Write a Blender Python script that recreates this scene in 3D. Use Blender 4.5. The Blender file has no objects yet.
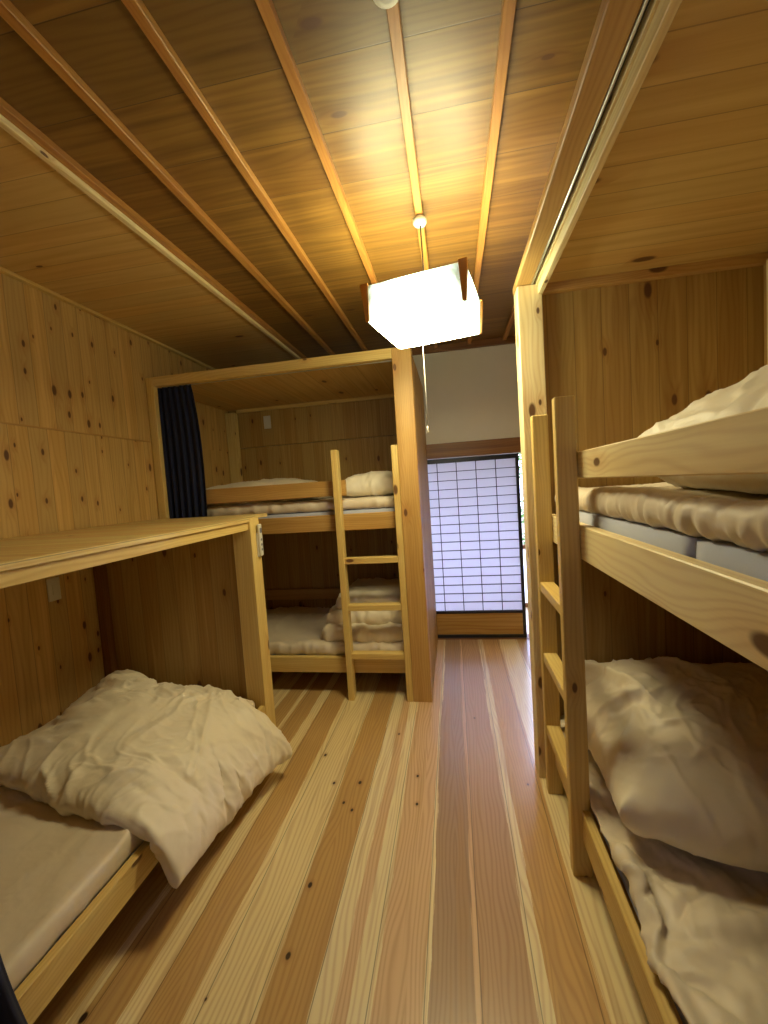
import bpy, bmesh, math, random
from mathutils import Vector, Matrix, noise
random.seed(7)
scn = bpy.context.scene
C = scn.collection
PI = math.pi

# ------------------------------------------------------------------ camera
F_PX, PITCH, YAW, ROLL = 415.26, -.0621, .1686, .0666
cam_data = bpy.data.cameras.new('camera')
cam = bpy.data.objects.new('camera', cam_data)
C.objects.link(cam)
cp, sp, cy, sy = math.cos(PITCH), math.sin(PITCH), math.cos(YAW), math.sin(YAW)
fw = Vector((-sy*cp, cy*cp, sp))
r0 = Vector((cy, sy, 0))
u0 = r0.cross(fw)
rr = r0*math.cos(ROLL) - u0*math.sin(ROLL)
uu = u0*math.cos(ROLL) + r0*math.sin(ROLL)
cam.matrix_world = Matrix(((rr.x, uu.x, -fw.x, 0), (rr.y, uu.y, -fw.y, 0), (rr.z, uu.z, -fw.z, 1.45), (0, 0, 0, 1)))
cam_data.sensor_fit = 'HORIZONTAL'
cam_data.sensor_width = 36
cam_data.lens = F_PX/768*36
cam_data.clip_start = .02
scn.camera = cam

# ------------------------------------------------------------------ world, exposure
scn.view_settings.view_transform = 'Standard'
scn.view_settings.look = 'None'
scn.view_settings.gamma = 1
scn.view_settings.use_curve_mapping = False
scn.view_settings.exposure = 0.8
LAMP_STRENGTH = 22.0
TUBE_STRENGTH = 24.0
LAMP_COLOR = (1.0, .84, .45)
DAY = (.56, .62, 1.0)
DAY_STRENGTH = 6.5
world = bpy.data.worlds.new('World')
scn.world = world
world.use_nodes = True
bg = world.node_tree.nodes['Background']
bg.inputs[0].default_value = (*DAY, 1)
bg.inputs[1].default_value = DAY_STRENGTH

# ------------------------------------------------------------------ materials
class NT:
    """small node-tree writer"""
    def __init__(s, name):
        s.m = bpy.data.materials.new(name); s.m.use_nodes = True
        s.t = s.m.node_tree; s.b = s.t.nodes['Principled BSDF']; s.out = s.t.nodes['Material Output']
    def n(s, kind, **kw):
        o = s.t.nodes.new(kind)
        for k, v in kw.items(): setattr(o, k, v)
        return o
    def l(s, a, b): s.t.links.new(a, b)
    def put(s, sock, v):
        if hasattr(v, 'is_output'): s.l(v, sock)
        elif isinstance(v, (tuple, list)) and len(v) == 3 and sock.type == 'RGBA': sock.default_value = (*v, 1)
        else: sock.default_value = v
    def math(s, op, a, b=None, c=None, clamp=False):
        o = s.n('ShaderNodeMath', operation=op, use_clamp=clamp)
        s.put(o.inputs[0], a)
        if b is not None: s.put(o.inputs[1], b)
        if c is not None: s.put(o.inputs[2], c)
        return o.outputs[0]
    def mix(s, fac, a, b, blend='MIX'):
        o = s.n('ShaderNodeMix', data_type='RGBA', blend_type=blend)
        s.put(o.inputs[0], fac); s.put(o.inputs[6], a); s.put(o.inputs[7], b)
        return o.outputs[2]
    def xyz(s, x=0., y=0., z=0.):
        o = s.n('ShaderNodeCombineXYZ')
        for i, v in enumerate((x, y, z)): s.put(o.inputs[i], v)
        return o.outputs[0]
    def noise(s, vec, scale=1., detail=2., rough=.5, dist=0.):
        o = s.n('ShaderNodeTexNoise')
        s.put(o.inputs['Vector'], vec); o.inputs['Scale'].default_value = scale
        o.inputs['Detail'].default_value = detail; o.inputs['Roughness'].default_value = rough
        o.inputs['Distortion'].default_value = dist
        return o.outputs['Fac']
    def smooth(s, v, a, b, lo=0., hi=1.):
        o = s.n('ShaderNodeMapRange', interpolation_type='SMOOTHSTEP')
        s.put(o.inputs[0], v)
        for i, k in enumerate((a, b, lo, hi)): s.put(o.inputs[i+1], k)
        return o.outputs[0]
    def bump(s, h, strength=.2, dist=.01):
        o = s.n('ShaderNodeBump'); o.inputs['Strength'].default_value = strength; o.inputs['Distance'].default_value = dist
        s.l(h, o.inputs['Height']); s.l(o.outputs[0], s.b.inputs['Normal'])

def wood(name, light, dark, pw=.105, seams=True, ring_freq=55., ring_amt=.5, tone=.25, knots=.5, knot_col=(.10, .035, .012),
         knot_cell=3.2, rough=.5, floor=None, seam_dark=.45, joint=.5, coat=0.):
    k = NT(name)
    uv = k.n('ShaderNodeUVMap'); sep = k.n('ShaderNodeSeparateXYZ'); k.l(uv.outputs[0], sep.inputs[0])
    u, v = sep.outputs[0], sep.outputs[1]
    vs = k.math('DIVIDE', k.math('ADD', v, floor['shift'] if floor else 0.), pw)
    pid = k.math('FLOOR', vs); vf = k.math('FRACT', vs)
    wn = k.n('ShaderNodeTexWhiteNoise', noise_dimensions='1D'); k.l(pid, wn.inputs['W'])
    rnd = wn.outputs['Value']
    wn2 = k.n('ShaderNodeTexWhiteNoise', noise_dimensions='1D'); k.l(k.math('ADD', pid, 31.7), wn2.inputs['W'])
    rnd2 = wn2.outputs['Value']
    zoff = k.math('MULTIPLY', rnd, 37.)
    # knots: one voronoi cell field stretched a little along the grain
    kv = k.xyz(k.math('MULTIPLY', u, knot_cell), k.math('MULTIPLY', v, knot_cell*2.2), 0.)
    vo = k.n('ShaderNodeTexVoronoi', feature='F1', voronoi_dimensions='2D'); k.l(kv, vo.inputs['Vector']); vo.inputs['Scale'].default_value = 1
    vo.inputs['Randomness'].default_value = 1
    sc = k.n('ShaderNodeSeparateColor'); k.l(vo.outputs['Color'], sc.inputs[0])
    on = k.math('LESS_THAN', sc.outputs[0], knots)
    kr = k.math('MULTIPLY_ADD', k.math('POWER', sc.outputs[1], 2.), .085, .042)             # knot radius in cell units
    kd = k.math('DIVIDE', vo.outputs['Distance'], kr)
    knot = k.math('MULTIPLY', k.smooth(kd, 1.25, .7), on)
    halo = k.math('MULTIPLY', k.smooth(kd, 4.5, .8), on)
    # growth rings
    c = k.math('MULTIPLY_ADD', rnd2, .7, .15)
    d = k.math('MULTIPLY', k.math('ABSOLUTE', k.math('SUBTRACT', vf, c)), pw)
    n1 = k.noise(k.xyz(k.math('MULTIPLY', u, 1.1), k.math('MULTIPLY', v, 5.), zoff), 1., 2., .5)
    rc = k.math('ADD', k.math('MULTIPLY_ADD', n1, .16, d), k.math('MULTIPLY', halo, .018))
    ring = k.math('MULTIPLY_ADD', k.math('SINE', k.math('MULTIPLY', rc, ring_freq*2*PI)), .5, .5)
    ring = k.math('POWER', ring, 2.2)
    fine = k.noise(k.xyz(k.math('MULTIPLY', u, 5.), k.math('MULTIPLY', v, 260.), zoff), 1., 3., .6)
    mid = k.noise(k.xyz(k.math('MULTIPLY', u, 1.2), k.math('MULTIPLY', v, 28.), zoff), 1., 2., .5)
    heart = k.smooth(k.math('ADD', k.math('MULTIPLY', mid, .75), k.math('MULTIPLY', rnd, .35)), .42, .72)
    if floor:
        jit = k.math('MULTIPLY', k.math('SUBTRACT', k.noise(k.xyz(k.math('MULTIPLY', u, .9), k.math('MULTIPLY', v, 9.), 3.), 1., 2., .5), .5), .035)
        jit2 = k.math('MULTIPLY', k.math('SUBTRACT', fine, .5), .022)
        x = k.math('ADD', k.math('ADD', v, jit), jit2)
        cr = k.n('ShaderNodeValToRGB'); cr.color_ramp.interpolation = 'CONSTANT'
        lo, hi = floor['range']
        k.l(k.math('DIVIDE', k.math('SUBTRACT', x, lo), hi-lo), cr.inputs[0])
        el = cr.color_ramp.elements
        st = floor['strips']
        el[0].position = 0; el[0].color = (*st[0][1], 1)
        el[1].position = (st[0][0]-lo)/(hi-lo); el[1].color = (*st[1][1], 1)
        for i in range(2, len(st)):
            e = el.new((st[i-1][0]-lo)/(hi-lo)); e.color = (*st[i][1], 1)
        base = cr.outputs[0]
        base = k.mix(k.math('MULTIPLY', ring, ring_amt), base, k.mix(1., base, (.62, .45, .36), 'MULTIPLY'))
        # brown heart streaks inside the pale boards
        streak = k.smooth(mid, .54, .66)
        base = k.mix(k.math('MULTIPLY', streak, .38), base, (.50, .29, .12))
    else:
        base = k.mix(heart, light, dark)
        base = k.mix(k.math('MULTIPLY', ring, ring_amt), base, k.mix(1., base, (.70, .55, .42), 'MULTIPLY'))
    base = k.mix(k.math('MULTIPLY', k.math('SUBTRACT', fine, .25), .15 if floor else .35), base, k.mix(1., base, (.72, .62, .52), 'MULTIPLY'))
    t = k.math('MULTIPLY_ADD', rnd, tone, 1-tone/2)
    hsv = k.n('ShaderNodeHueSaturation'); k.l(base, hsv.inputs['Color']); k.l(t, hsv.inputs['Value'])
    base = hsv.outputs[0]
    base = k.mix(k.math('MULTIPLY', halo, .35), base, k.mix(1., base, (.75, .5, .33), 'MULTIPLY'))
    base = k.mix(k.math('MULTIPLY', knot, .92), base, knot_col)
    if floor:
        for (ku, kvv, rad) in floor['knots']:
            dx = k.math('DIVIDE', k.math('SUBTRACT', u, ku), rad*1.5); dy = k.math('DIVIDE', k.math('SUBTRACT', v, kvv), rad)
            dd = k.math('SQRT', k.math('ADD', k.math('MULTIPLY', dx, dx), k.math('MULTIPLY', dy, dy)))
            base = k.mix(k.math('MULTIPLY', k.smooth(dd, 2.6, .9), .35), base, (.35, .17, .07))
            base = k.mix(k.smooth(dd, 1.1, .6), base, (.035, .014, .008))
    h = k.math('MULTIPLY', fine, .25)
    if seams:
        e = k.math('MULTIPLY', k.math('MINIMUM', vf, k.math('SUBTRACT', 1., vf)), pw)
        sm = k.smooth(e, .0006, .0024)
        base = k.mix(k.math('MULTIPLY', k.math('SUBTRACT', 1., sm), seam_dark), base, (.05, .022, .01))
        h = k.math('ADD', h, sm)
    k.l(base, k.b.inputs['Base Color'])
    k.put(k.b.inputs['Roughness'], k.math('MULTIPLY_ADD', fine, .18, rough-.09))
    if coat: k.b.inputs['Coat Weight'].default_value = coat; k.b.inputs['Coat IOR'].default_value = 1.6 if floor else 1.5; k.b.inputs['Coat Roughness'].default_value = .2 if floor else .4
    k.bump(h, .25, .002)
    return k.m

cream, brown = (.95, .80, .45), (.64, .41, .16)
pink, greyb, redb, pale, orange = (.80, .56, .33), (.46, .31, .19), (.60, .39, .22), (.96, .84, .54), (.68, .43, .17)
STRIPS = [(-1.95, cream), (-1.80, brown), (-1.59, cream), (-1.44, brown), (-1.27, cream), (-1.17, brown), (-1.14, cream), (-1.017, brown), (-.965, cream), (-.839, brown),
          (-.633, cream), (-.492, brown), (-.418, pale), (-.371, pink), (-.317, pale), (-.168, pink), (-.160, pale), (-.019, greyb), (-.004, pink), (.141, redb),
          (.174, pale), (.316, orange), (.474, cream), (.60, brown), (.80, cream), (.95, brown), (1.2, cream), (9, brown)]
KNOTS = [(2.096, -.773, .008), (1.889, -.663, .007), (1.768, -.581, .007), (1.728, -.532, .007), (1.902, -.534, .009), (1.969, -.254, .007), (1.787, -.242, .007),
         (2.311, -.392, .006), (1.366, -.602, .009), (1.134, -.592, .009), (.919, -1.12, .011), (1.0, -.79, .004), (2.5, .05, .006), (1.95, .27, .005)]
M = {}
M['floor'] = wood('floor_boards', None, None, pw=.158, ring_freq=62, ring_amt=.42, tone=.06, knots=.0, rough=.36, seam_dark=.6,
                  floor=dict(shift=.159, strips=STRIPS, range=(-2.2, 1.5), knots=KNOTS), coat=1.0)
M['ceiling'] = wood('ceiling_boards', (.26, .142, .030), (.155, .076, .014), pw=.24, ring_freq=38, ring_amt=.45, tone=.55, knots=.08, rough=.45, seam_dark=.75, coat=.15)
M['batten'] = wood('batten_wood', (0.520, 0.257, 0.061), (0.420, 0.180, 0.040), pw=9, seams=False, ring_freq=90, ring_amt=.3, tone=0, knots=.0, rough=.42)
M['wall'] = wood('cedar_wall_boards', (0.697, 0.471, 0.166), (0.562, 0.352, 0.108), pw=.10, ring_freq=45, ring_amt=.30, tone=.34, knots=.7, knot_cell=4.3, rough=.55)
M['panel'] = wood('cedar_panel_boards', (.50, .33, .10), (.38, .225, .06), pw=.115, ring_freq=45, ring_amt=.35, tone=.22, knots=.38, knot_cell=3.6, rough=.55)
M['soffit'] = wood('cedar_soffit_boards', (0.680, 0.481, 0.182), (0.583, 0.381, 0.132), pw=.12, ring_freq=18, ring_amt=.22, tone=.22, knots=.16, knot_cell=2.6, rough=.5)
M['lumber'] = wood('planed_lumber', (0.799, 0.616, 0.232), (0.713, 0.504, 0.166), pw=9, seams=False, ring_freq=70, ring_amt=.32, tone=0, knots=.35, knot_cell=3.0, rough=.45)
M['lumber_pale'] = wood('pale_lumber', (.93, .80, .48), (.84, .66, .34), pw=9, seams=False, ring_freq=60, ring_amt=.32, tone=0, knots=.35, knot_cell=3.0, rough=.45)
M['lumber_red'] = wood('aged_lumber', (0.600, 0.370, 0.122), (0.500, 0.285, 0.079), pw=9, seams=False, ring_freq=70, ring_amt=.35, tone=0, knots=.35, knot_cell=3.0, rough=.45)
M['lid'] = wood('lid_boards', (0.864, 0.695, 0.298), (0.713, 0.471, 0.166), pw=.11, ring_freq=50, ring_amt=.4, tone=.18, knots=.1, knot_cell=3.0, rough=.42)
M['dark_wood'] = wood('stained_wood', (0.260, 0.109, 0.025), (0.180, 0.067, 0.014), pw=9, seams=False, ring_freq=60, ring_amt=.4, tone=0, knots=0, rough=.45)
M['kick'] = wood('kick_board', (.50, .31, .09), (.42, .23, .055), pw=9, seams=False, ring_freq=30, ring_amt=.6, tone=0, knots=0, rough=.45)

def plain(name, col, rough=.5, metal=0., bump=None, emit=None, sheen=0., **kw):
    k = NT(name)
    tc = k.n('ShaderNodeTexCoord')
    n = k.noise(tc.outputs['Object'], 9., 3., .6)
    base = k.mix(k.math('MULTIPLY', n, .22), col, tuple(c*.78 for c in col))
    k.l(base, k.b.inputs['Base Color'])
    k.b.inputs['Roughness'].default_value = rough; k.b.inputs['Metallic'].default_value = metal
    if sheen: k.b.inputs['Sheen Weight'].default_value = sheen
    if bump: k.bump(k.noise(tc.outputs['Object'], bump[0], 4., .6), bump[1], .002)
    if emit: k.b.inputs['Emission Color'].default_value = (*emit[0], 1); k.b.inputs['Emission Strength'].default_value = emit[1]
    return k.m
M['plaster'] = plain('wall_plaster', (.76, .73, .68), .9, bump=(60, .25))
M['black'] = plain('black_lacquer', (.012, .012, .014), .3)
M['navy'] = plain('navy_curtain_cloth', (.007, .012, .048), .9, bump=(400, .3), sheen=.05)
M['white_plastic'] = plain('white_plastic', (.72, .70, .62), .35)
M['grey_plastic'] = plain('grey_plastic', (.16, .16, .2), .4)
M['metal'] = plain('aluminium_track', (.62, .62, .60), .3, metal=.9)
M['groove'] = plain('track_groove', (.05, .045, .035), .5)
M['cord'] = plain('brown_cord', (.05, .03, .02), .6)
M['pull'] = plain('white_cord', (.75, .74, .70), .6)
M['mattress'] = plain('grey_mattress_cover', (.44, .47, .60), .8, bump=(300, .3), sheen=.2)
M['shade_corner'] = plain('shade_corner_wood', (.78, .38, .09), .4)
M['outside_ground'] = plain('garden_soil', (.25, .22, .16), .9)
M['leaf'] = plain('hedge_leaf', (.16, .34, .07), .6)
k = NT('glowing_lamp_panel')
tc = k.n('ShaderNodeTexCoord'); ln = k.n('ShaderNodeVectorMath', operation='LENGTH'); k.l(tc.outputs['Object'], ln.inputs[0])
fo = k.smooth(ln.outputs['Value'], .17, .30)
mt_ = k.smooth(k.noise(tc.outputs['Object'], 22., 3., .6, 1.), .35, .65)
k.b.inputs['Base Color'].default_value = (.8, .82, .76, 1); k.b.inputs['Roughness'].default_value = .3
k.l(k.mix(fo, LAMP_COLOR, (.75, 1., .74)), k.b.inputs['Emission Color'])
k.l(k.math('MULTIPLY', k.math('SUBTRACT', 1., k.math('MULTIPLY', fo, k.math('MULTIPLY_ADD', mt_, -.03, .995))), LAMP_STRENGTH), k.b.inputs['Emission Strength'])
M['glow'] = k.m
M['tube'] = plain('glowing_ring_tube', (.9, .9, .85), .5, emit=(LAMP_COLOR, TUBE_STRENGTH))

def cloth_mat(name, col):
    k = NT(name)
    tc = k.n('ShaderNodeTexCoord')
    n = k.noise(tc.outputs['Object'], 5., 4., .6)
    k.l(k.mix(k.math('MULTIPLY', n, .25), col, tuple(c*.85 for c in col)), k.b.inputs['Base Color'])
    k.b.inputs['Roughness'].default_value = .5
    k.b.inputs['Sheen Weight'].default_value = .25
    k.b.inputs['Sheen Roughness'].default_value = .4
    w = k.noise(tc.outputs['Object'], 13., 2., .5, .3)
    f = k.noise(tc.outputs['Object'], 500., 1., .5)
    k.bump(k.math('MULTIPLY_ADD', f, .04, w), .32, .012)
    return k.m
M['duvet'] = cloth_mat('cream_duvet_cotton', (.90, .82, .66))
M['sheet'] = cloth_mat('beige_sheet_cotton', (.78, .68, .54))

k = NT('shoji_paper')
tc = k.n('ShaderNodeTexCoord')
col = k.mix(k.math('MULTIPLY', k.noise(tc.outputs['Object'], 30., 4., .7), .2), (.80, .80, .84), (.72, .72, .78))
df = k.n('ShaderNodeBsdfDiffuse'); tr = k.n('ShaderNodeBsdfTranslucent'); mx = k.n('ShaderNodeMixShader')
k.l(col, df.inputs[0]); k.l(col, tr.inputs[0]); mx.inputs[0].default_value = .55
k.l(df.outputs[0], mx.inputs[1]); k.l(tr.outputs[0], mx.inputs[2]); k.l(mx.outputs[0], k.out.inputs[0])
M['paper'] = k.m
k = NT('clear_glass')
k.b.inputs['Base Color'].default_value = (1, 1, 1, 1); k.b.inputs['Roughness'].default_value = 0
k.b.inputs['Transmission Weight'].default_value = 1; k.b.inputs['IOR'].default_value = 1.0
M['glass'] = k.m
k = NT('frosted_glass')
df = k.n('ShaderNodeBsdfTransparent'); tr = k.n('ShaderNodeBsdfTranslucent'); mx = k.n('ShaderNodeMixShader')
tr.inputs[0].default_value = (.9, .92, .95, 1); mx.inputs[0].default_value = .7
k.l(df.outputs[0], mx.inputs[1]); k.l(tr.outputs[0], mx.inputs[2]); k.l(mx.outputs[0], k.out.inputs[0])
M['frosted'] = k.m

# ------------------------------------------------------------------ mesh helpers
AX = dict(x=0, y=1, z=2)
class MB:
    """collects shapes into one mesh; UVs are metres along / across the grain"""
    def __init__(s): s.bm = bmesh.new(); s.uv = s.bm.loops.layers.uv.new('UVMap')
    def _uv(s, faces, grain, off):
        g = AX[grain]
        for f in faces:
            f.normal_update()
            n = [abs(c) for c in f.normal]; a = n.index(max(n))
            if a == g: iu, iv = [i for i in range(3) if i != a]
            else: iu = g; iv = [i for i in range(3) if i not in (a, g)][0]
            for l in f.loops: l[s.uv].uv = (l.vert.co[iu]+off[0], l.vert.co[iv]+off[1])
    def box(s, x0, x1, y0, y1, z0, z1, grain='z', bevel=.002, planked=False, rot=None):
        before = set(s.bm.faces)
        r = bmesh.ops.create_cube(s.bm, size=1)
        vs = r['verts']
        for v in vs: v.co = Vector(((x0+x1)/2+v.co.x*(x1-x0), (y0+y1)/2+v.co.y*(y1-y0), (z0+z1)/2+v.co.z*(z1-z0)))
        if bevel:
            es = list({e for v in vs for e in v.link_edges})
            bmesh.ops.bevel(s.bm, geom=es, offset=bevel, segments=1, affect='EDGES')
        fs = [f for f in s.bm.faces if f not in before]
        off = (0, 0) if planked else (random.uniform(0, 40), random.uniform(.5, 8.0))
        s._uv(fs, grain, off)
        if rot:
            vv = list({v for f in fs for v in f.verts})
            for v in vv: v.co = rot @ v.co
        return s
    def tube(s, pts, rad, seg=10, cap=True):
        pts = [Vector(p) for p in pts]; rings = []
        for i, p in enumerate(pts):
            t = (pts[min(i+1, len(pts)-1)]-pts[max(i-1, 0)]).normalized()
            a = Vector((0, 0, 1)) if abs(t.z) < .9 else Vector((1, 0, 0))
            b = t.cross(a).normalized(); c = t.cross(b)
            rd = rad[i] if isinstance(rad, (list, tuple)) else rad
            rings.append([s.bm.verts.new(p+(b*math.cos(2*PI*j/seg)+c*math.sin(2*PI*j/seg))*rd) for j in range(seg)])
        for i in range(len(rings)-1):
            for j in range(seg):
                f = s.bm.faces.new((rings[i][j], rings[i][(j+1) % seg], rings[i+1][(j+1) % seg], rings[i+1][j])); f.smooth = True
        if cap: s.bm.faces.new(rings[0]); s.bm.faces.new(rings[-1][::-1])
        return s
    def lathe(s, cx, cy, prof, seg=24):
        rings = [[s.bm.verts.new((cx+r*math.cos(2*PI*j/seg), cy+r*math.sin(2*PI*j/seg), z)) for j in range(seg)] for r, z in prof]
        for i in range(len(rings)-1):
            for j in range(seg):
                f = s.bm.faces.new((rings[i][j], rings[i][(j+1) % seg], rings[i+1][(j+1) % seg], rings[i+1][j])); f.smooth = True
        s.bm.faces.new(rings[0]); s.bm.faces.new(rings[-1])
        return s
    def grid(s, fn, nu, nv, smooth=True, close_u=False):
        vs = [[s.bm.verts.new(fn(i/nu, j/nv)) for j in range(nv+1)] for i in range(nu if close_u else nu+1)]
        n = len(vs)
        for i in range(nu):
            for j in range(nv):
                f = s.bm.faces.new((vs[i][j], vs[(i+1) % n][j], vs[(i+1) % n][j+1], vs[i][j+1])); f.smooth = smooth
                for l in f.loops: l[s.uv].uv = (l.vert.co.x, l.vert.co.y+l.vert.co.z)
        return s
    def build(s, name, mat, parent=None, loc=None):
        bmesh.ops.recalc_face_normals(s.bm, faces=s.bm.faces)
        me = bpy.data.meshes.new(name)
        org = Vector((0, 0, 0))
        if parent is not None: org = parent.matrix_world.translation.copy() if parent.parent is None else parent.parent.matrix_world.translation.copy()
        elif loc is not None: org = Vector(loc)
        bmesh.ops.translate(s.bm, verts=s.bm.verts, vec=-org)
        s.bm.to_mesh(me); s.bm.free()
        me.materials.append(mat)
        o = bpy.data.objects.new(name, me); C.objects.link(o)
        if parent is not None: o.parent = parent
        elif loc is not None: o.location = loc; o.matrix_world = Matrix.Translation(loc)
        return o

def tag(o, label=None, cat=None, group=None, kind=None):
    for k_, v_ in (('label', label), ('category', cat), ('group', group), ('kind', kind)):
        if v_: o[k_] = v_
    return o
def thing(name, loc, label, cat, group=None, kind=None):
    o = bpy.data.objects.new(name, None); C.objects.link(o)
    o.location = loc; o.matrix_world = Matrix.Translation(loc); o.empty_display_size = .05
    return tag(o, label, cat, group, kind)
def struct(name, mb, mat):
    return tag(mb.build(name, mat), kind='structure')

# ------------------------------------------------------------------ room dimensions
XL, XR, YB, YF, H = -2.10, 1.36, 3.79, -1.2, 2.648
BOX = 2.32                                                   # top of the sleeping boxes

# ------------------------------------------------------------------ setting
struct('floor', MB().box(XL-.1, XR+.1, YF-.1, YB+1.05, -.06, 0, 'y', 0, True), M['floor'])
struct('ceiling', MB().box(XL-.1, XR+.1, YF-.1, YB+.02, H, H+.04, 'x', 0, True), M['ceiling'])
m = MB()
m.box(XL-.08, XL, YF, YB, 0, 1.872, 'z', 0, True)
struct('wall_left', m, M['wall'])
m = MB(); m.box(XL-.08, XL, YF, YB, 1.872, H, 'z', 0, True)
for v in m.bm.verts: pass
for f in m.bm.faces:
    for l in f.loops: l[m.uv].uv += Vector((3.3, .037))
struct('wall_left_upper', m, M['wall'])
struct('trim_1', MB().box(XL, XL+.006, YF, 2.66, 1.868, 1.876, 'y', 0), M['lumber_red'])
struct('wall_right', MB().box(XR, XR+.08, YF, YB, 0, H, 'z', 0, True), M['wall'])
WX0, WX1, WZ0, WZ1 = -.35, .10, 1.60, 1.95
m = MB()
m.box(XL, WX0, YF-.08, YF, 0, H, 'z', 0, True); m.box(WX1, XR, YF-.08, YF, 0, H, 'z', 0, True)
m.box(WX0, WX1, YF-.08, YF, 0, WZ0, 'z', 0, True); m.box(WX0, WX1, YF-.08, YF, WZ1, H, 'z', 0, True)
struct('wall_front', m, M['wall'])
m = MB()
for a in ((WX0, WX0+.04), (WX1-.04, WX1), (-.145, -.105)): m.box(a[0], a[1], YF-.06, YF-.02, WZ0, WZ1, 'z', .001)
for a in ((WZ0, WZ0+.04), (WZ1-.04, WZ1)): m.box(WX0, WX1, YF-.06, YF-.02, a[0], a[1], 'x', .001)
struct('added_window', m, M['dark_wood'])  # unseen window added behind the camera to let in daylight fill
# back wall: plaster with the sliding-screen opening
OX0, OX1, OZ = -.40, 1.28, 1.665
m = MB()
m.box(XL, OX0, YB, YB+.1, 0, H, 'z', 0)
m.box(OX0, OX1, YB, YB+.1, OZ+.13, H, 'z', 0)
m.box(OX1, XR, YB, YB+.1, 0, H, 'z', 0)
struct('wall_back', m, M['plaster'])
struct('trim_2', MB().box(OX0-.1, XR, YB-.025, YB+.12, OZ, OZ+.13, 'x', .002), M['dark_wood'])     # lintel over the screen
struct('trim_3', MB().box(XL, XR, YB-.035, YB, H-.055, H, 'x', .002), M['dark_wood'])
struct('trim_4', MB().box(OX0, OX1, YB-.005, YB+.11, -.002, .006, 'x', .001), M['dark_wood'])     # sill groove
# ceiling battens
n = 5
for bx in (-.98, -.685, -.385, -.082, .205, .50, .80, 1.10):
    struct('trim_%d' % n, MB().box(bx-.016, bx+.016, YF, YB-.03, H-.028, H, 'y', .002), M['batten']); n += 1
# lowered strip of ceiling along the left wall
SX = -1.252
struct('ceiling_left', MB().box(XL, SX-.02, YF, YB, 2.618, 2.64, 'x', 0, True), M['soffit'])
struct('trim_%d' % n, MB().box(SX-.02, SX+.024, YF, YB-.03, 2.622, H, 'y', .002), M['batten']); n += 1
struct('trim_%d' % n, MB().box(SX-.028, SX-.003, YF, YB-.03, 2.600, 2.6215, 'y', .002), M['lumber_pale']); n += 1
struct('trim_%d' % n, MB().box(XL, XL+.03, YF, YB, 2.60, 2.618, 'y', .002), M['lumber']); n += 1

# ------------------------------------------------------------------ veranda and garden beyond the screen
YO = YB+.95
m = MB(); m.box(XL, XR+.6, YB+.1, YO, 2.25, 2.29, 'x', 0, True); struct('ceiling_veranda', m, M['soffit'])
m = MB(); m.box(XL-.1, XL, YB+.1, YO, 0, 2.3, 'z', 0, True); struct('wall_veranda_left', m, M['wall'])
m = MB(); m.box(XR+.1, XR+.2, YB+.1, YO, 0, 2.3, 'z', 0, True); struct('wall_veranda_right', m, M['wall'])
w = thing('window_1', (0, YO, 0), None, None, kind='structure')
m = MB()
m.box(XL, XR+.1, YO, YO+.05, 1.86, 2.3, 'x', .001)
m.box(XL, XR+.1, YO, YO+.05, 0, .045, 'x', .001)
m.box(XL, XR+.1, YO, YO+.05, .655, .70, 'x', .001)
for xx in (XL+.02, -1.2, -.35, .3, 1.15):
    m.box(xx, xx+.04, YO, YO+.05, .045, 1.86, 'z', .001)
m.build('window_frame', M['dark_wood'], w)
MB().box(XL, XR+.1, YO+.022, YO+.026, .70, 1.86, 'x', 0).build('glass_pane', M['glass'], w)
MB().box(XL, XR+.1, YO+.022, YO+.026, .045, .655, 'x', 0).build('frosted_pane', M['frosted'], w)
struct('ground_garden', MB().box(-14, 14, YO+.05, 26, -.35, -.3, 'x', 0), M['outside_ground'])
# garden hedge
m = MB()
rng = random.Random(3)
for i in range(8000):
    x = rng.uniform(-1.5, 2.6); z = rng.uniform(-.3, 2.3); y = 7.2+rng.uniform(-.35, .35)+.2*math.sin(x*3)
    q = Matrix.Translation((x, y, z)) @ Matrix.Rotation(rng.uniform(0, 6.3), 4, 'Z') @ Matrix.Rotation(rng.uniform(-1, 1), 4, 'X')
    s_ = rng.uniform(.04, .08)
    vs = [m.bm.verts.new(q @ Vector(p)) for p in ((-s_, 0, 0), (0, -s_*.4, s_*.2), (s_, 0, 0), (0, s_*.4, s_*.2))]
    m.bm.faces.new(vs)
tag(m.build('garden_hedge', M['leaf'], None, (0, 7.2, -.3)), 'green leafy hedge in the garden outside the veranda window', 'hedge', kind='stuff')

# ------------------------------------------------------------------ paper screen (sliding door)
d = thing('door_1', (.12, YB+.03, .006), None, None, kind='structure')
SX0, SX1, SZ0, SZ1 = -.335, .578, .008, 1.66
m = MB()
for a in ((SX0, SX0+.028, SZ0, SZ1), (SX1-.028, SX1, SZ0, SZ1)): m.box(a[0], a[1], YB+.012, YB+.042, a[2], a[3], 'z', .001)
for z0, z1 in ((SZ0, SZ0+.03), (.235, .26), (SZ1-.04, SZ1)): m.box(SX0, SX1, YB+.013, YB+.041, z0, z1, 'x', .001)
m.build('screen_frame', M['black'], d)
m = MB()
for i in range(1, 5):
    x = SX0+.028+(SX1-SX0-.056)*i/5; m.box(x-.0035, x+.0035, YB+.018, YB+.029, .26, SZ1-.04, 'z', 0)
for i in range(1, 17):
    z = .26+(SZ1-.04-.26)*i/17; m.box(SX0+.028, SX1-.028, YB+.018, YB+.029, z-.003, z+.003, 'x', 0)
m.build('lattice', M['black'], d)
MB().box(SX0+.02, SX1-.02, YB+.030, YB+.0315, .25, SZ1-.03, 'x', 0).build('paper', M['paper'], d)
MB().box(SX0+.02, SX1-.02, YB+.022, YB+.032, SZ0+.02, .245, 'x', 0).build('kick_panel', M['kick'], d)

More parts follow.
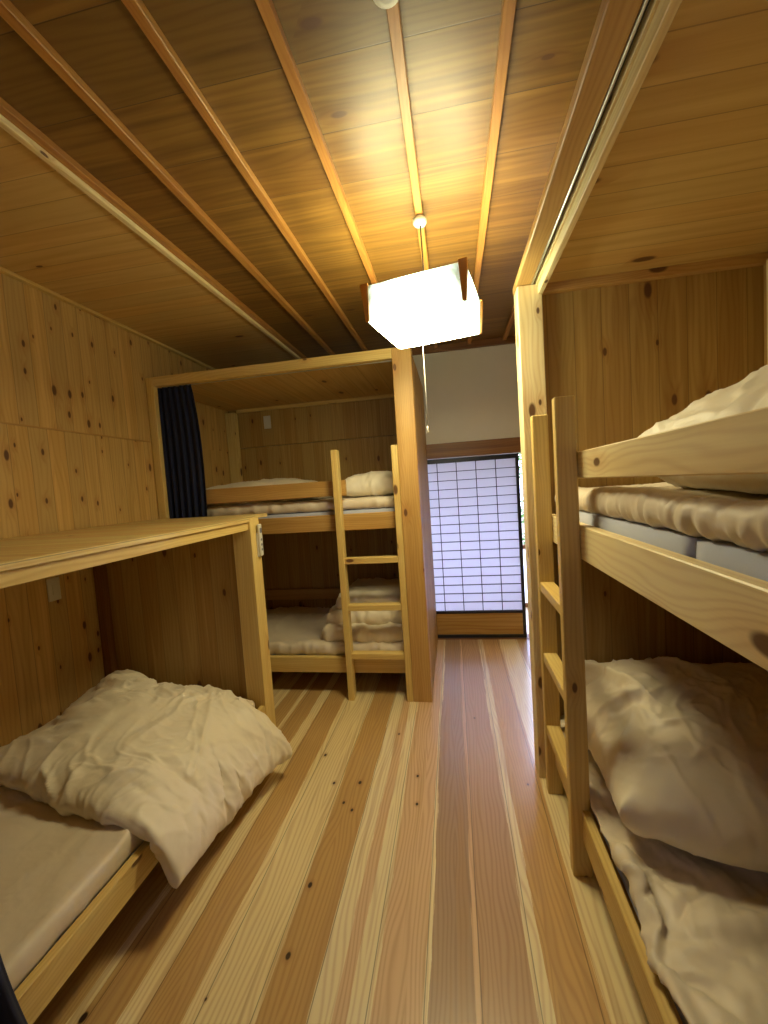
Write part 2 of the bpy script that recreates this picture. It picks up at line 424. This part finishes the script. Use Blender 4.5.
# ------------------------------------------------------------------ bunk beds
def ladder(root, P, Q, front, depth, mat, ztop=1.71, rungs=(.31, .645, .965)):
    """P, Q: the two stile positions along the bunk; front/depth: across it"""
    m = MB()
    for c in (P, Q): m.box(*front(c-.021, c+.021, 0, depth), 0, ztop, 'z', .003)
    lad = m.build('ladder', mat, root)
    for z in rungs:
        lo, hi = min(P, Q)+.021, max(P, Q)-.021
        a = MB(); a.box(*front(lo, hi, .004, depth-.004), z-.022, z+.018, 'x' if front is front_back else 'y', .003)
        a.build('rung', mat, lad)
front_back = lambda a, b, f0, f1: (a, b, 2.67+f0, 2.67+f1)      # along X, going deeper is +Y
front_right = lambda a, b, f0, f1: (.35+f0, .35+f1, a, b)       # along Y, going deeper is +X
front_left = lambda a, b, f0, f1: (-1.10-f1, -1.10-f0, a, b)

# --- back bunk (across the room, against the left wall and back wall)
bb = thing('bunk_bed', (-1.13, 3.22, 0), 'double-deck cedar bunk box with ladder across the far end of the room', 'bunk bed', 'box bunk beds')
x0, x1, y0, y1 = XL+.004, -.215, 2.67, YB-.006
MB().box(x1-.125, x1, y0, y0+.10, 0, BOX, 'z', .004).build('post', M['lumber_red'], bb)
MB().box(x0, x0+.06, y0, y0+.08, 0, BOX, 'z', .004).build('post', M['lumber'], bb)
MB().box(x0, x0+.10, y1-.09, y1-.03, 0, 2.235, 'z', .004).build('post', M['lumber'], bb)
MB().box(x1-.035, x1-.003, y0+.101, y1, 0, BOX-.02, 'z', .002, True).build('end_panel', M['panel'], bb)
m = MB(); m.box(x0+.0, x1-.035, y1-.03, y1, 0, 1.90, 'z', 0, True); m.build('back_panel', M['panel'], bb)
m = MB(); m.box(x0+.0, x1-.035, y1-.028, y1, 1.905, 2.28, 'z', 0, True)
for f in m.bm.faces:
    for l in f.loops: l[m.uv].uv += Vector((2.1, .041))
m.build('back_panel', M['panel'], bb)
MB().box(x0+.0, x1-.036, y0+.07, y1, 2.265, 2.30, 'y', 0, True).build('roof_panel', M['soffit'], bb)
MB().box(x0+.06, x1-.125, y0, y0+.045, 2.255, BOX, 'x', .003).build('top_rail', M['lumber'], bb)
MB().box(x0+.06, x1-.126, y0+.046, y0+.055, 2.25, 2.262, 'x', .001).build('curtain_track', M['metal'], bb)
MB().box(x0+.1, x1-.036, y1-.055, y1-.031, 2.235, 2.265, 'x', .002).build('cornice', M['lumber'], bb)
MB().box(x0+.06, x1-.125, y0+.07, y0+.108, 1.165, 1.277, 'x', .003).build('bed_rail', M['lumber_red'], bb)
MB().box(x0+.06, x1-.125, y0+.07, y0+.108, .165, .275, 'x', .003).build('bed_rail', M['lumber'], bb)
MB().box(x0+.06, -.72, y0+.07, y0+.10, 1.405, 1.51, 'x', .003).build('guard_rail', M['lumber_red'], bb)
MB().box(x0+.1, x1-.036, y1-.06, y1-.031, .42, .52, 'x', .003).build('back_rail', M['lumber_red'], bb)
for z in (1.19, .19): MB().box(x0+.01, x1-.036, y0+.108, y1-.031, z, z+.02, 'y', .001, True).build('base_board', M['panel'], bb)
ladder(bb, -.767, -.362, front_back, .068, M['lumber'])

# --- right bunk (along the right wall)
rb = thing('bunk_bed', (.86, 1.0, 0), 'tall double-deck cedar bunk box with ladder along the right wall', 'bunk bed', 'box bunk beds')
X0, X1, Y0, Y1 = .33, XR-.004, -.02, 2.10
MB().box(X0, X0+.105, Y1-.105, Y1, 0, 2.30, 'z', .003).build('post', M['lumber_pale'], rb)
MB().box(X0, X0+.105, Y0, Y0+.1, 0, 2.30, 'z', .003).build('post', M['lumber_pale'], rb)
MB().box(X1-.06, X1, Y1-.17, Y1-.12, 1.29, 2.26, 'z', .003).build('post', M['lumber_pale'], rb)
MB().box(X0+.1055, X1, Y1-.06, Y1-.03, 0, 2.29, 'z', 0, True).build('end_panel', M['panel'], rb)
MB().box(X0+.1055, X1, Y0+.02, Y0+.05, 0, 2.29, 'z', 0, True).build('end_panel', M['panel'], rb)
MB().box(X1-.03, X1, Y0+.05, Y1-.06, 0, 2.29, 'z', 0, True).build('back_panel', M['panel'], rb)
MB().box(X0+.11, X1-.03, Y0, Y1-.06, 2.30, 2.33, 'x', 0, True).build('roof_panel', M['soffit'], rb)
MB().box(X0+.11, X1-.03, Y1-.095, Y1-.061, 2.262, 2.30, 'x', .002).build('cornice', M['lumber_red'], rb)
MB().box(X0-.004, X0+.062, Y0, Y1, 2.301, 2.335, 'y', .003).build('top_rail', M['lumber_red'], rb)
MB().box(X0+.062, X0+.068, Y0, Y1-.06, 2.296, 2.33, 'y', .001).build('curtain_track', M['metal'], rb)
MB().box(X0+.068, X0+.080, Y0, Y1-.06, 2.315, 2.33, 'y', 0).build('track_groove', M['groove'], rb)
MB().box(X0+.080, X0+.088, Y0, Y1-.06, 2.292, 2.33, 'y', .001).build('curtain_track', M['lumber_pale'], rb)
MB().box(X0+.088, X0+.1095, Y0, Y1-.061, 2.255, 2.335, 'y', .002).build('top_rail', M['lumber_pale'], rb)
MB().box(X0+.088, X0+.122, Y0+.05, Y1-.105, 1.155, 1.272, 'y', .003).build('bed_rail', M['lumber_pale'], rb)
MB().box(X0+.056, X0+.086, Y0+.10, Y1-.105, .140, .255, 'y', .003).build('bed_rail', M['lumber'], rb)
MB().box(X0+.088, X0+.118, Y0+.05, 1.54, 1.432, 1.522, 'y', .003).build('guard_rail', M['lumber_pale'], rb)
for z in (1.19, .19): MB().box(X0+.123, X1-.031, Y0+.051, Y1-.061, z, z+.02, 'x', .001, True).build('base_board', M['panel'], rb)
ladder(rb, 1.512, 1.915, front_right, .066, M['lumber'])

# --- left bunk: low lidded box along the left wall
lb = thing('bunk_bed', (-1.58, 1.2, 0), 'low cedar box bed with a flat lid along the left wall', 'bunk bed', 'box bunk beds')
A0, A1, B0, B1, LZ = XL+.004, -1.10, .10, 2.205, 1.325
MB().box(A1-.11, A1, B1-.105, B1, 0, LZ-.001, 'z', .003).build('post', M['lumber'], lb)
MB().box(A1-.11, A1, B0, B0+.1, 0, LZ-.031, 'z', .003).build('post', M['lumber'], lb)
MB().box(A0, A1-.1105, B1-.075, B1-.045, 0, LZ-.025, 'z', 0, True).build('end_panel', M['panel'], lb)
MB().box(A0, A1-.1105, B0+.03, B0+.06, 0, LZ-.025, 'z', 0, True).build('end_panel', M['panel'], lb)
MB().box(A0+.03, A1, B0, B1-.106, LZ-.022, LZ, 'x', .002, True).build('lid', M['lid'], lb)
MB().box(A0, A1-.111, B1-.105, B1+.35, LZ-.022, LZ, 'x', .002, True).build('lid', M['lid'], lb)
MB().box(A1-.045, A1-.012, B0+.1, B1-.106, LZ-.065, LZ-.0225, 'y', .002).build('lid_rail', M['lumber'], lb)
MB().box(A1-.075, A1-.062, B0+.1, B1-.106, LZ-.04, LZ-.0225, 'y', .001).build('curtain_track', M['metal'], lb)
MB().box(A1-.034, A1-.004, B0+.1, B1-.106, .172, .272, 'y', .003).build('bed_rail', M['lumber'], lb)
MB().box(A0+.01, A1-.035, B0+.061, B1-.076, .17, .19, 'x', .001, True).build('base_board', M['panel'], lb)
MB().box(A0, A0+.05, B1-.125, B1-.0755, .19, LZ-.03, 'z', .003).build('post', M['dark_wood'], lb)

# ------------------------------------------------------------------ pendant lamp
lx, ly = -.075, 1.95
lamp = thing('pendant_lamp', (lx, ly, 2.15), 'square white glowing pendant lamp with wooden corners hanging from the ceiling', 'lamp')
R = Matrix.Translation((lx, ly, 0)) @ Matrix.Rotation(math.radians(-11.8), 4, 'Z')
hs = .208
m = MB()
for k4 in range(4):
    Rk = R @ Matrix.Rotation(k4*PI/2, 4, 'Z')
    def pane(a, b):
        x = -hs+.008+(2*hs-.016)*a; z = 2.15+.145*b
        return Rk @ Vector((x*(1+.05*b), -hs*(1+.05*b)+.003, z))
    m.grid(pane, 8, 4)
m.build('shade', M['glow'], lamp)
m = MB(); m.grid(lambda a, b: R @ Vector((-hs+.006+(2*hs-.012)*a, -hs+.006+(2*hs-.012)*b, 2.153)), 4, 4)
m.build('diffuser', M['glow'], lamp)
ctr = R @ Vector((0, 0, 0))
m = MB(); m.grid(lambda a, b: Vector((lx+(.125+.015*math.cos(2*PI*b))*math.cos(2*PI*a), ly+(.125+.015*math.cos(2*PI*b))*math.sin(2*PI*a), 2.25+.015*math.sin(2*PI*b))), 40, 10)
m.build('ring_tube', M['tube'], lamp)
for k4 in range(4):
    Rk = R @ Matrix.Rotation(k4*PI/2, 4, 'Z')
    m = MB()
    def corner(a, b):
        # an L-shaped tapering wooden corner, wider at the top
        z = 2.152+.15*b
        wv = .016+.018*b
        o_ = hs*(1+.05*b)+.006
        prof = [(-o_, -o_+wv), (-o_, -o_), (-o_+wv, -o_), (-o_+wv, -o_+.008), (-o_+.008, -o_+.008), (-o_+.008, -o_+wv)]
        q = prof[int(round(a*6)) % 6]
        return Rk @ Vector((q[0], q[1], z))
    m.grid(corner, 6, 5, False, True)
    m.build('corner_block', M['shade_corner'], lamp)
m = MB().tube([(-.080, 1.925, H-.05), (-.078, 1.935, 2.45), (lx, ly, 2.27)], .0035, 8)
m.build('cord', M['cord'], lamp)
m = MB().lathe(-.081, 1.923, [(.012, H-.062), (.024, H-.06), (.031, H-.05), (.031, H-.036), (.024, H-.03), (.024, H-.028)])
m.build('ceiling_cap', M['white_plastic'], lamp)
MB().lathe(lx, ly, [(.16, 2.278), (.165, 2.284), (.15, 2.292), (.03, 2.30)]).build('added_baffle', M['white_plastic'], lamp)  # plate added above the tube to block its direct light on the ceiling
m = MB(); m.box(lx-.12, lx+.12, ly-.012, ly+.012, 2.262, 2.275, 'x', .001, rot=Matrix.Translation((lx, ly, 0)) @ Matrix.Rotation(math.radians(-11.8), 4, 'Z') @ Matrix.Translation((-lx, -ly, 0)))
m.build('hanger_bar', M['white_plastic'], lamp)
m = MB().tube([(lx-.03, ly+.06, 2.16), (lx-.028, ly+.06, 1.90), (lx-.03, ly+.06, 1.72)], .0016, 6)
pc = m.build('pull_cord', M['pull'], lamp)
MB().lathe(lx-.03, ly+.06, [(.003, 1.69), (.006, 1.695), (.005, 1.712), (.002, 1.722)], 10).build('pull_knob', M['pull'], pc)

m = MB().lathe(-.09, 1.045, [(.020, H-.052), (.034, H-.048), (.038, H-.038), (.038, H-.03), (.036, H-.028)])
tag(m.build('smoke_detector', M['white_plastic'], None, (-.09, 1.045, H-.03)), 'round white detector on the ceiling batten at the top edge', 'smoke detector')

# ------------------------------------------------------------------ curtains
def curtain(name, fn_edge, n_folds, amp, z0, z1, label, seed):
    """fn_edge(s, t) -> point of the curtain's mid-surface; folds pushed along its normal"""
    rg = random.Random(seed); ph = [rg.uniform(0, 6.28) for _ in range(4)]
    m = MB()
    def f(a, b):
        p, nrm = fn_edge(a, b)
        w_ = math.sin(a*n_folds*2*PI+ph[0]+.5*math.sin(b*3+ph[1])) + .45*math.sin(a*n_folds*3.7*PI+ph[2]+b*1.6)
        k_ = amp*(.55+.45*(1-b))
        return p+nrm*w_*k_
    m.grid(f, n_folds*16, 24)
    c0, _ = fn_edge(.5, 0)
    o = m.build(name, M['navy'], None, (c0.x, c0.y, z0))
    md = o.modifiers.new('thick', 'SOLIDIFY'); md.thickness = .002
    return tag(o, label, 'curtain', 'navy bunk curtains')
curtain('curtain', lambda a, b: (Vector((-2.032+(.26+.03*math.sin(PI*(1-b)**.8)+.03*(1-b))*a, 2.712, 1.20+1.05*b)), Vector((0, 1, 0))),
        6, .013, 1.20, 2.245, 'dark navy gathered curtain hanging at the left of the far bunk', 5)
curtain('curtain', lambda a, b: (Vector((-1.060+.02*(1-b), .30+(.36+.10*(1-b)**3)*a, .12+1.15*b)), Vector((1, 0, 0))),
        8, .012, .12, 1.27, 'navy curtain bottom corner hanging over the near left bed rail', 9)

# ------------------------------------------------------------------ small fittings
def outlet(c, axis, label):
    t = thing('wall_switch', c, label, 'wall switch', 'white wall plates')
    x, y, z = c
    if axis == 'x':
        MB().box(x, x+.008, y-.035, y+.035, z-.06, z+.06, 'z', .003).build('plate', M['white_plastic'], t)
        MB().box(x+.008, x+.011, y-.012, y+.012, z-.028, z+.028, 'z', .001).build('rocker', M['white_plastic'], t)
    else:
        MB().box(x-.035, x+.035, y-.008, y, z-.06, z+.06, 'z', .003).build('plate', M['white_plastic'], t)
        MB().box(x-.012, x+.012, y-.011, y-.008, z-.028, z+.028, 'z', .001).build('rocker', M['white_plastic'], t)
outlet((XL, 1.835, 1.025), 'x', 'white wall plate on the left wall under the lid of the low bed')
outlet((-1.70, YB-.036, 2.125), 'y', 'white wall plate high on the back panel of the far upper bunk')
t = thing('remote_control', (A1+.0, 2.175, 1.10), 'slim white lamp remote in its holder on the low bed post', 'remote control')
MB().box(A1, A1+.008, 2.155, 2.193, 1.10, 1.235, 'z', .003).build('holder', M['white_plastic'], t)
b_ = MB().box(A1+.008, A1+.022, 2.157, 2.191, 1.105, 1.285, 'z', .004).build('body', M['white_plastic'], t)
MB().box(A1+.022, A1+.023, 2.163, 2.185, 1.235, 1.262, 'z', 0).build('display', M['grey_plastic'], b_)
for i in range(3): MB().box(A1+.022, A1+.0235, 2.167, 2.181, 1.135+.028*i, 1.147+.028*i, 'z', .0005).build('button', M['grey_plastic'], b_)
#BEDDING
# ------------------------------------------------------------------ bedding
def fold_noise(p, s, seed, warp=.6):
    q = Vector((p.x*s, p.y*s, p.z*s+seed))
    q += Vector((noise.noise(q*.7+Vector((9, 0, 0))), noise.noise(q*.7+Vector((0, 9, 0))), 0))*warp
    n_ = noise.noise(q)
    return (1-abs(n_)*2.2)
def crease(p, s, seed):
    """sharp soft-shouldered creases plus broad swells, about -1..1"""
    q = Vector((p.x, p.y, p.z*.6))*s+Vector((seed, seed*1.7, 0))
    q += Vector((noise.noise(q*.6+Vector((5, 1, 0))), noise.noise(q*.6+Vector((1, 7, 0))), 0))*1.1
    a = noise.noise(Vector((q.x*1.0+q.y*.5, q.y*.45-q.x*.2, q.z)))
    b = noise.noise(Vector((q.x*.5-q.y*.9, q.x*.9+q.y*.3, q.z+4))*1.7)
    m_ = max(0, noise.noise(q*.35+Vector((0, 0, 11)))+.35)
    return (max(0, 1-abs(a)*5.5)**1.4*.9+max(0, 1-abs(b)*5)**1.4*.5)*m_*1.5+.8*noise.noise(q*.8)

def slab(name, x0, x1, y0, y1, z0, z1, r, mat, parent=None, loc=None, step=.02, ruffle=.0, folds=.0, fold_scale=3.0, seed=0., sag=0., aniso=(1, 1), rfreq=26):
    """soft rounded slab with gathered edges and folds on top"""
    bm = bmesh.new()
    def axis(a, b):
        n_ = max(2, int(round((b-a)/step)))
        return [a+(b-a)*i/n_ for i in range(n_+1)]
    xs, ys, zs = axis(x0, x1), axis(y0, y1), axis(z0, z1)
    cache = {}
    def V(x, y, z):
        kk = (round(x, 5), round(y, 5), round(z, 5))
        if kk not in cache: cache[kk] = bm.verts.new((x, y, z))
        return cache[kk]
    def face(A, B, fn):
        for i in range(len(A)-1):
            for j in range(len(B)-1):
                bm.faces.new([V(*fn(A[i], B[j])), V(*fn(A[i+1], B[j])), V(*fn(A[i+1], B[j+1])), V(*fn(A[i], B[j+1]))])
    face(xs, ys, lambda a, b: (a, b, z1)); face(xs, ys, lambda a, b: (a, b, z0))
    face(xs, zs, lambda a, b: (a, y0, b)); face(xs, zs, lambda a, b: (a, y1, b))
    face(ys, zs, lambda a, b: (x0, a, b)); face(ys, zs, lambda a, b: (x1, a, b))
    lo = Vector((x0+r, y0+r, z0+min(r, (z1-z0)/2))); hi = Vector((x1-r, y1-r, z1-min(r, (z1-z0)/2)))
    for v in bm.verts:
        p = v.co
        c = Vector((min(max(p.x, lo.x), hi.x), min(max(p.y, lo.y), hi.y), min(max(p.z, lo.z), hi.z)))
        d_ = p-c
        rz = min(r, (z1-z0)/2)
        if d_.length > 1e-6:
            dn = d_.normalized()
            q = c+Vector((dn.x*r, dn.y*r, dn.z*rz)); nrm = dn
        else: q = p.copy(); nrm = Vector((0, 0, 1 if p.z > (z0+z1)/2 else -1))
        e = min(p.x-x0, x1-p.x, p.y-y0, y1-p.y)
        w_ = math.exp(-e/.06)
        top = max(0, (p.z-z0)/(z1-z0)-.15)
        if ruffle:
            # gathers run across the seam, so they vary along the edge
            along = p.y if min(p.x-x0, x1-p.x) < min(p.y-y0, y1-p.y) else p.x
            g_ = noise.noise(Vector((along*rfreq, p.z*7+seed, e*5))) + .6*noise.noise(Vector((along*rfreq*2.1, p.z*9+seed, e*9)))
            q += nrm*ruffle*w_*g_
        if folds and top > 0:
            pp = Vector((p.x*aniso[0], p.y*aniso[1], 0))
            g_ = crease(pp, fold_scale, seed)
            q += Vector((0, 0, 1))*folds*g_*min(1, top*1.6)
        if sag: q.z -= sag*math.exp(-e/.05)*min(1, top*2)
        v.co = q
    uvl = bm.loops.layers.uv.new('UVMap')
    for f in bm.faces:
        f.smooth = True
        for l in f.loops: l[uvl].uv = (l.vert.co.x, l.vert.co.y)
    mb = MB(); mb.bm.free(); mb.bm = bm
    return mb.build(name, mat, parent, loc)

COLL, CLOTHS = [], []
FOLDS = dict(cream=.012, plump=.017, thick=.020, crumpled=.016)
def collider(x0, x1, y0, y1, z0, z1):
    o = MB().box(x0, x1, y0, y1, z0, z1, 'z', .0).build('collider', M['black'])
    o.modifiers.new('c', 'COLLISION'); o.collision.thickness_outer = .008; o.collision.cloth_friction = 25
    COLL.append(o)
def puffy(name, fn, nu, nv, thick, label, mat, press, shrink, cat='duvet', group=None, mass=.35, seed=1):
    """fn(a, b) -> the cover's mid surface; two sewn layers are inflated and dropped on the bed"""
    bm = bmesh.new(); top = {}; bot = {}
    for i in range(nu+1):
        for j in range(nv+1):
            a, b = i/nu, j/nv
            p = Vector(fn(a, b))
            h = thick*.5*min(1, 5*min(a, 1-a, b, 1-b))**.6
            e = i in (0, nu) or j in (0, nv)
            jit = Vector((0, 0, .012*noise.noise(Vector((a*9, b*9, seed)))))
            top[i, j] = bm.verts.new(p+Vector((0, 0, h))+jit)
            bot[i, j] = top[i, j] if e else bm.verts.new(p-Vector((0, 0, h))+jit)
    for i in range(nu):
        for j in range(nv):
            bm.faces.new((top[i, j], top[i+1, j], top[i+1, j+1], top[i, j+1]))
            q = (bot[i, j], bot[i, j+1], bot[i+1, j+1], bot[i+1, j])
            bm.faces.new(q)
    me = bpy.data.meshes.new(name); bm.normal_update(); bmesh.ops.recalc_face_normals(bm, faces=bm.faces)
    if bm.calc_volume(signed=True) < 0: bmesh.ops.reverse_faces(bm, faces=bm.faces)
    bm.to_mesh(me); bm.free()
    me.materials.append(mat)
    o = bpy.data.objects.new(name, me); C.objects.link(o)
    md = o.modifiers.new('cloth', 'CLOTH'); s_ = md.settings
    s_.quality = 6; s_.mass = mass; s_.air_damping = 2.5
    s_.tension_stiffness = 12; s_.compression_stiffness = 12; s_.shear_stiffness = 4; s_.bending_stiffness = .03
    s_.tension_damping = 8; s_.compression_damping = 8; s_.shear_damping = 8
    s_.use_pressure = True; s_.uniform_pressure_force = press
    s_.effector_weights.gravity = .12
    s_.shrink_min = shrink
    md.collision_settings.collision_quality = 3; md.collision_settings.distance_min = .006
    md.collision_settings.use_self_collision = True; md.collision_settings.self_distance_min = .004
    md.point_cache.frame_start = 1; md.point_cache.frame_end = 60
    CLOTHS.append((o, label, cat, group))
    return o
def run_cloth(frames):
    for f in range(1, frames+1): scn.frame_set(f)
    dg = bpy.context.evaluated_depsgraph_get()
    for o, label, cat, group in CLOTHS:
        me = bpy.data.meshes.new_from_object(o.evaluated_get(dg))
        for m_ in list(o.modifiers): o.modifiers.remove(m_)
        old = o.data; nm = old.name; o.data = me; bpy.data.meshes.remove(old); me.name = nm
        c = sum((v.co for v in me.vertices), Vector())/len(me.vertices)
        zlo = min(v.co.z for v in me.vertices); c.z = zlo
        me.transform(Matrix.Translation(-c)); o.location = c
        for p in me.polygons: p.use_smooth = True
        sm = o.modifiers.new('smooth', 'SUBSURF'); sm.levels = 1; sm.render_levels = 1
        amp = FOLDS.get(label.split()[0], .010)
        bpy.context.view_layer.update()
        me2 = bpy.data.meshes.new_from_object(o.evaluated_get(bpy.context.evaluated_depsgraph_get()))
        o.modifiers.clear(); o.data = me2; me2.name = nm
        nr = [v.normal.copy() for v in me2.vertices]
        for v, n_ in zip(me2.vertices, nr): v.co += n_*amp*(crease(v.co, 4.2, amp*1000)+.45*crease(v.co, 9.0, amp*500+3))
        for p in me2.polygons: p.use_smooth = True
        tag(o, label, cat, group)
    for o in COLL: bpy.data.objects.remove(o)
    bpy.data.collections.remove(low)
    scn.frame_set(1)

# left low bed
mt = slab('mattress', A0+.02, A1-.05, B0+.08, B1-.14, .192, .252, .02, M['mattress'], None, (-1.6, 1.1, .192), step=.04)
tag(mt, 'grey mattress in the low box bed on the left under its cream sheet', 'mattress', 'grey mattresses')
sh = slab('futon', A0+.02, A1-.037, B0+.08, B1-.14, .254, .330, .024, M['sheet'], None, (-1.6, 1.1, .254), step=.018, ruffle=.004, folds=.016, fold_scale=3.6, seed=2.3)
tag(sh, 'smooth beige covered futon in the low box bed on the left', 'futon', 'beige bed futons')
collider(A0-.1, A1-.05, B0, B1, -.3, .325)
collider(A1-.05, A1, B0, B1, -.3, .28)
collider(A0-.1, A0+.02, B0, 3, -.3, 1.2)
collider(A0, A1-.10, B1-.08, B1+.2, -.3, 1.2)
def duvL(a, b):   # a: wall -> room, b: near -> far
    P = [Vector((-2.06, 1.36, .42)), Vector((-1.0, 1.20, .39)), Vector((-.90, 1.90, .42)), Vector((-2.02, 2.02, .56))]
    return P[0]*(1-a)*(1-b)+P[1]*a*(1-b)+P[2]*a*b+P[3]*(1-a)*b
puffy('duvet', duvL, 88, 72, .15, 'plump cream duvet drooping over the rail of the low box bed', M['duvet'], 3.6, -.14, group=None, seed=4)

# right lower bed
mt = slab('mattress', X0+.100, X1-.035, Y0+.06, Y1-.11, .212, .258, .02, M['mattress'], None, (.9, 1, .212), step=.04)
tag(mt, 'grey mattress on the lower deck of the right bunk, mostly hidden by its sheet', 'mattress', 'grey mattresses')
def futR(a, b): return Vector((X0+.125+(X1-X0-.16)*a, Y0+.07+(Y1-Y0-.19)*b, .325))
fut = puffy('futon', futR, 72, 120, .035, 'crumpled beige futon on the lower deck of the right bunk', M['sheet'], .5, -.16, cat='futon', group='beige bed futons', seed=31)
collider(X0+.086, X1+.1, Y0, Y1, -.3, .265)
low = bpy.data.collections.new('futon_base'); low.objects.link(COLL[-1])
fut.modifiers['cloth'].collision_settings.collection = low
collider(X0+.086, X1+.1, Y0, Y1, -.3, .335)
collider(X1-.03, X1+.2, Y0, Y1+.2, -.3, 1.15)
collider(X0, X1, Y1-.07, Y1+.2, -.3, 1.15)
collider(X0, X0+.12, 1.49, 1.535, 0, 1.0)
collider(X0, X0+.12, 1.893, Y1, 0, 1.0)
def duvR(a, b):
    P = [Vector((.47, 1.30, .50)), Vector((1.24, 1.02, .50)), Vector((1.27, 1.97, .62)), Vector((.48, 2.00, .62))]
    p = P[0]*(1-a)*(1-b)+P[1]*a*(1-b)+P[2]*a*b+P[3]*(1-a)*b
    return p
puffy('duvet', duvR, 76, 76, .22, 'thick rumpled duvet heaped on the lower deck of the right bunk', M['duvet'], 7.5, -.15, seed=9)

# right upper bed
mt = thing('mattress', (.9, 1, 1.212), 'pale grey two-section mattress on the upper deck of the right bunk', 'mattress', 'grey mattresses')
slab('mattress_section', X0+.124, X1-.035, .90, Y1-.11, 1.212, 1.308, .010, M['mattress'], mt, step=.04)
slab('mattress_section', X0+.124, X1-.035, Y0+.06, .892, 1.212, 1.308, .012, M['mattress'], mt, step=.04)
sh = slab('futon', X0+.118, X1-.04, Y0+.06, Y1-.11, 1.310, 1.385, .036, M['sheet'], None, (.9, 1, 1.310), step=.012, ruffle=.010, folds=.016, fold_scale=5, seed=5.5, rfreq=58)
tag(sh, 'beige futon with a gathered edge on the upper deck of the right bunk', 'futon', 'beige bed futons')
collider(X0+.09, X1+.1, Y0, Y1, 1.0, 1.378)
collider(X1-.03, X1+.2, Y0, Y1+.2, 1.0, 2.2)
collider(X0, X0+.125, Y0, 1.49, 1.3, 1.56)
def duvU(a, b):
    P = [Vector((.485, .30, 1.48)), Vector((1.25, .30, 1.54)), Vector((1.22, 1.30, 1.52)), Vector((.485, 1.26, 1.47))]
    return P[0]*(1-a)*(1-b)+P[1]*a*(1-b)+P[2]*a*b+P[3]*(1-a)*b
puffy('duvet', duvU, 60, 72, .13, 'cream duvet heaped behind the guard rail of the right bunk upper deck', M['duvet'], 4.7, -.14, seed=12)

# back bunk, upper deck
mt = slab('mattress', x0+.06, x1-.05, y0+.11, y1-.07, 1.212, 1.30, .012, M['mattress'], None, (-1.1, 3.2, 1.212), step=.05)
tag(mt, 'pale grey mattress on the upper deck of the far bunk', 'mattress', 'grey mattresses')
sh = slab('futon', x0+.06, x1-.05, y0+.105, y1-.07, 1.302, 1.378, .035, M['sheet'], None, (-1.1, 3.2, 1.302), step=.02, ruffle=.014, folds=.008, fold_scale=3, seed=3.1)
tag(sh, 'cream futon with a gathered edge on the upper deck of the far bunk', 'futon', 'beige bed futons')
collider(x0, x1, y0+.1, y1, 1.0, 1.372)
collider(x0, x1, y1-.03, y1+.2, 1.0, 2.0)
collider(x0-.1, x0+.02, y0, y1, 1.0, 2.0)
def duvB(a, b):
    P = [Vector((-1.95, 2.86, 1.50)), Vector((-1.02, 2.88, 1.48)), Vector((-1.05, 3.55, 1.50)), Vector((-1.95, 3.60, 1.52))]
    return P[0]*(1-a)*(1-b)+P[1]*a*(1-b)+P[2]*a*b+P[3]*(1-a)*b
puffy('duvet', duvB, 44, 32, .15, 'cream duvet lying flat behind the guard rail of the far bunk upper deck', M['duvet'], 1.35, -.12, seed=15)
def pilB(a, b):
    return Vector((-.83+.50*a, 2.90+.36*b, 1.46))
puffy('pillow', pilB, 24, 18, .08, 'cream pillow at the ladder end of the far bunk upper deck', M['duvet'], 5.0, -.06, cat='pillow', seed=17)

# back bunk, lower deck
mt = slab('mattress', x0+.06, x1-.05, y0+.11, y1-.07, .212, .262, .012, M['mattress'], None, (-1.1, 3.2, .212), step=.05)
tag(mt, 'pale grey mattress on the lower deck of the far bunk', 'mattress', 'grey mattresses')
sh = slab('futon', x0+.06, x1-.05, y0+.102, y1-.07, .264, .352, .04, M['sheet'], None, (-1.1, 3.2, .264), step=.018, ruffle=.020, folds=.014, fold_scale=3.2, seed=13.1)
tag(sh, 'beige futon with a rumpled edge on the lower deck of the far bunk', 'futon', 'beige bed futons')
collider(x0, x1, y0+.1, y1, -.2, .345)
collider(x1-.035, x1+.2, y0, y1, -.2, 1.1)
t = thing('folded_duvet', (-.66, 3.1, .35), 'thick beige duvet folded in layers behind the ladder of the far bunk', 'duvet')
for i, (z0_, z1_, xa, ya) in enumerate(((.345, .47, -1.00, 2.80), (.455, .57, -.97, 2.84), (.555, .655, -.90, 2.88))):
    slab('folded_layer', xa, -.30, ya, 3.5, z0_, z1_, .055, M['duvet'], t, step=.018, ruffle=.026, folds=.018 if i < 2 else .03, fold_scale=4, seed=20+i*3.3, rfreq=15)
run_cloth(45)
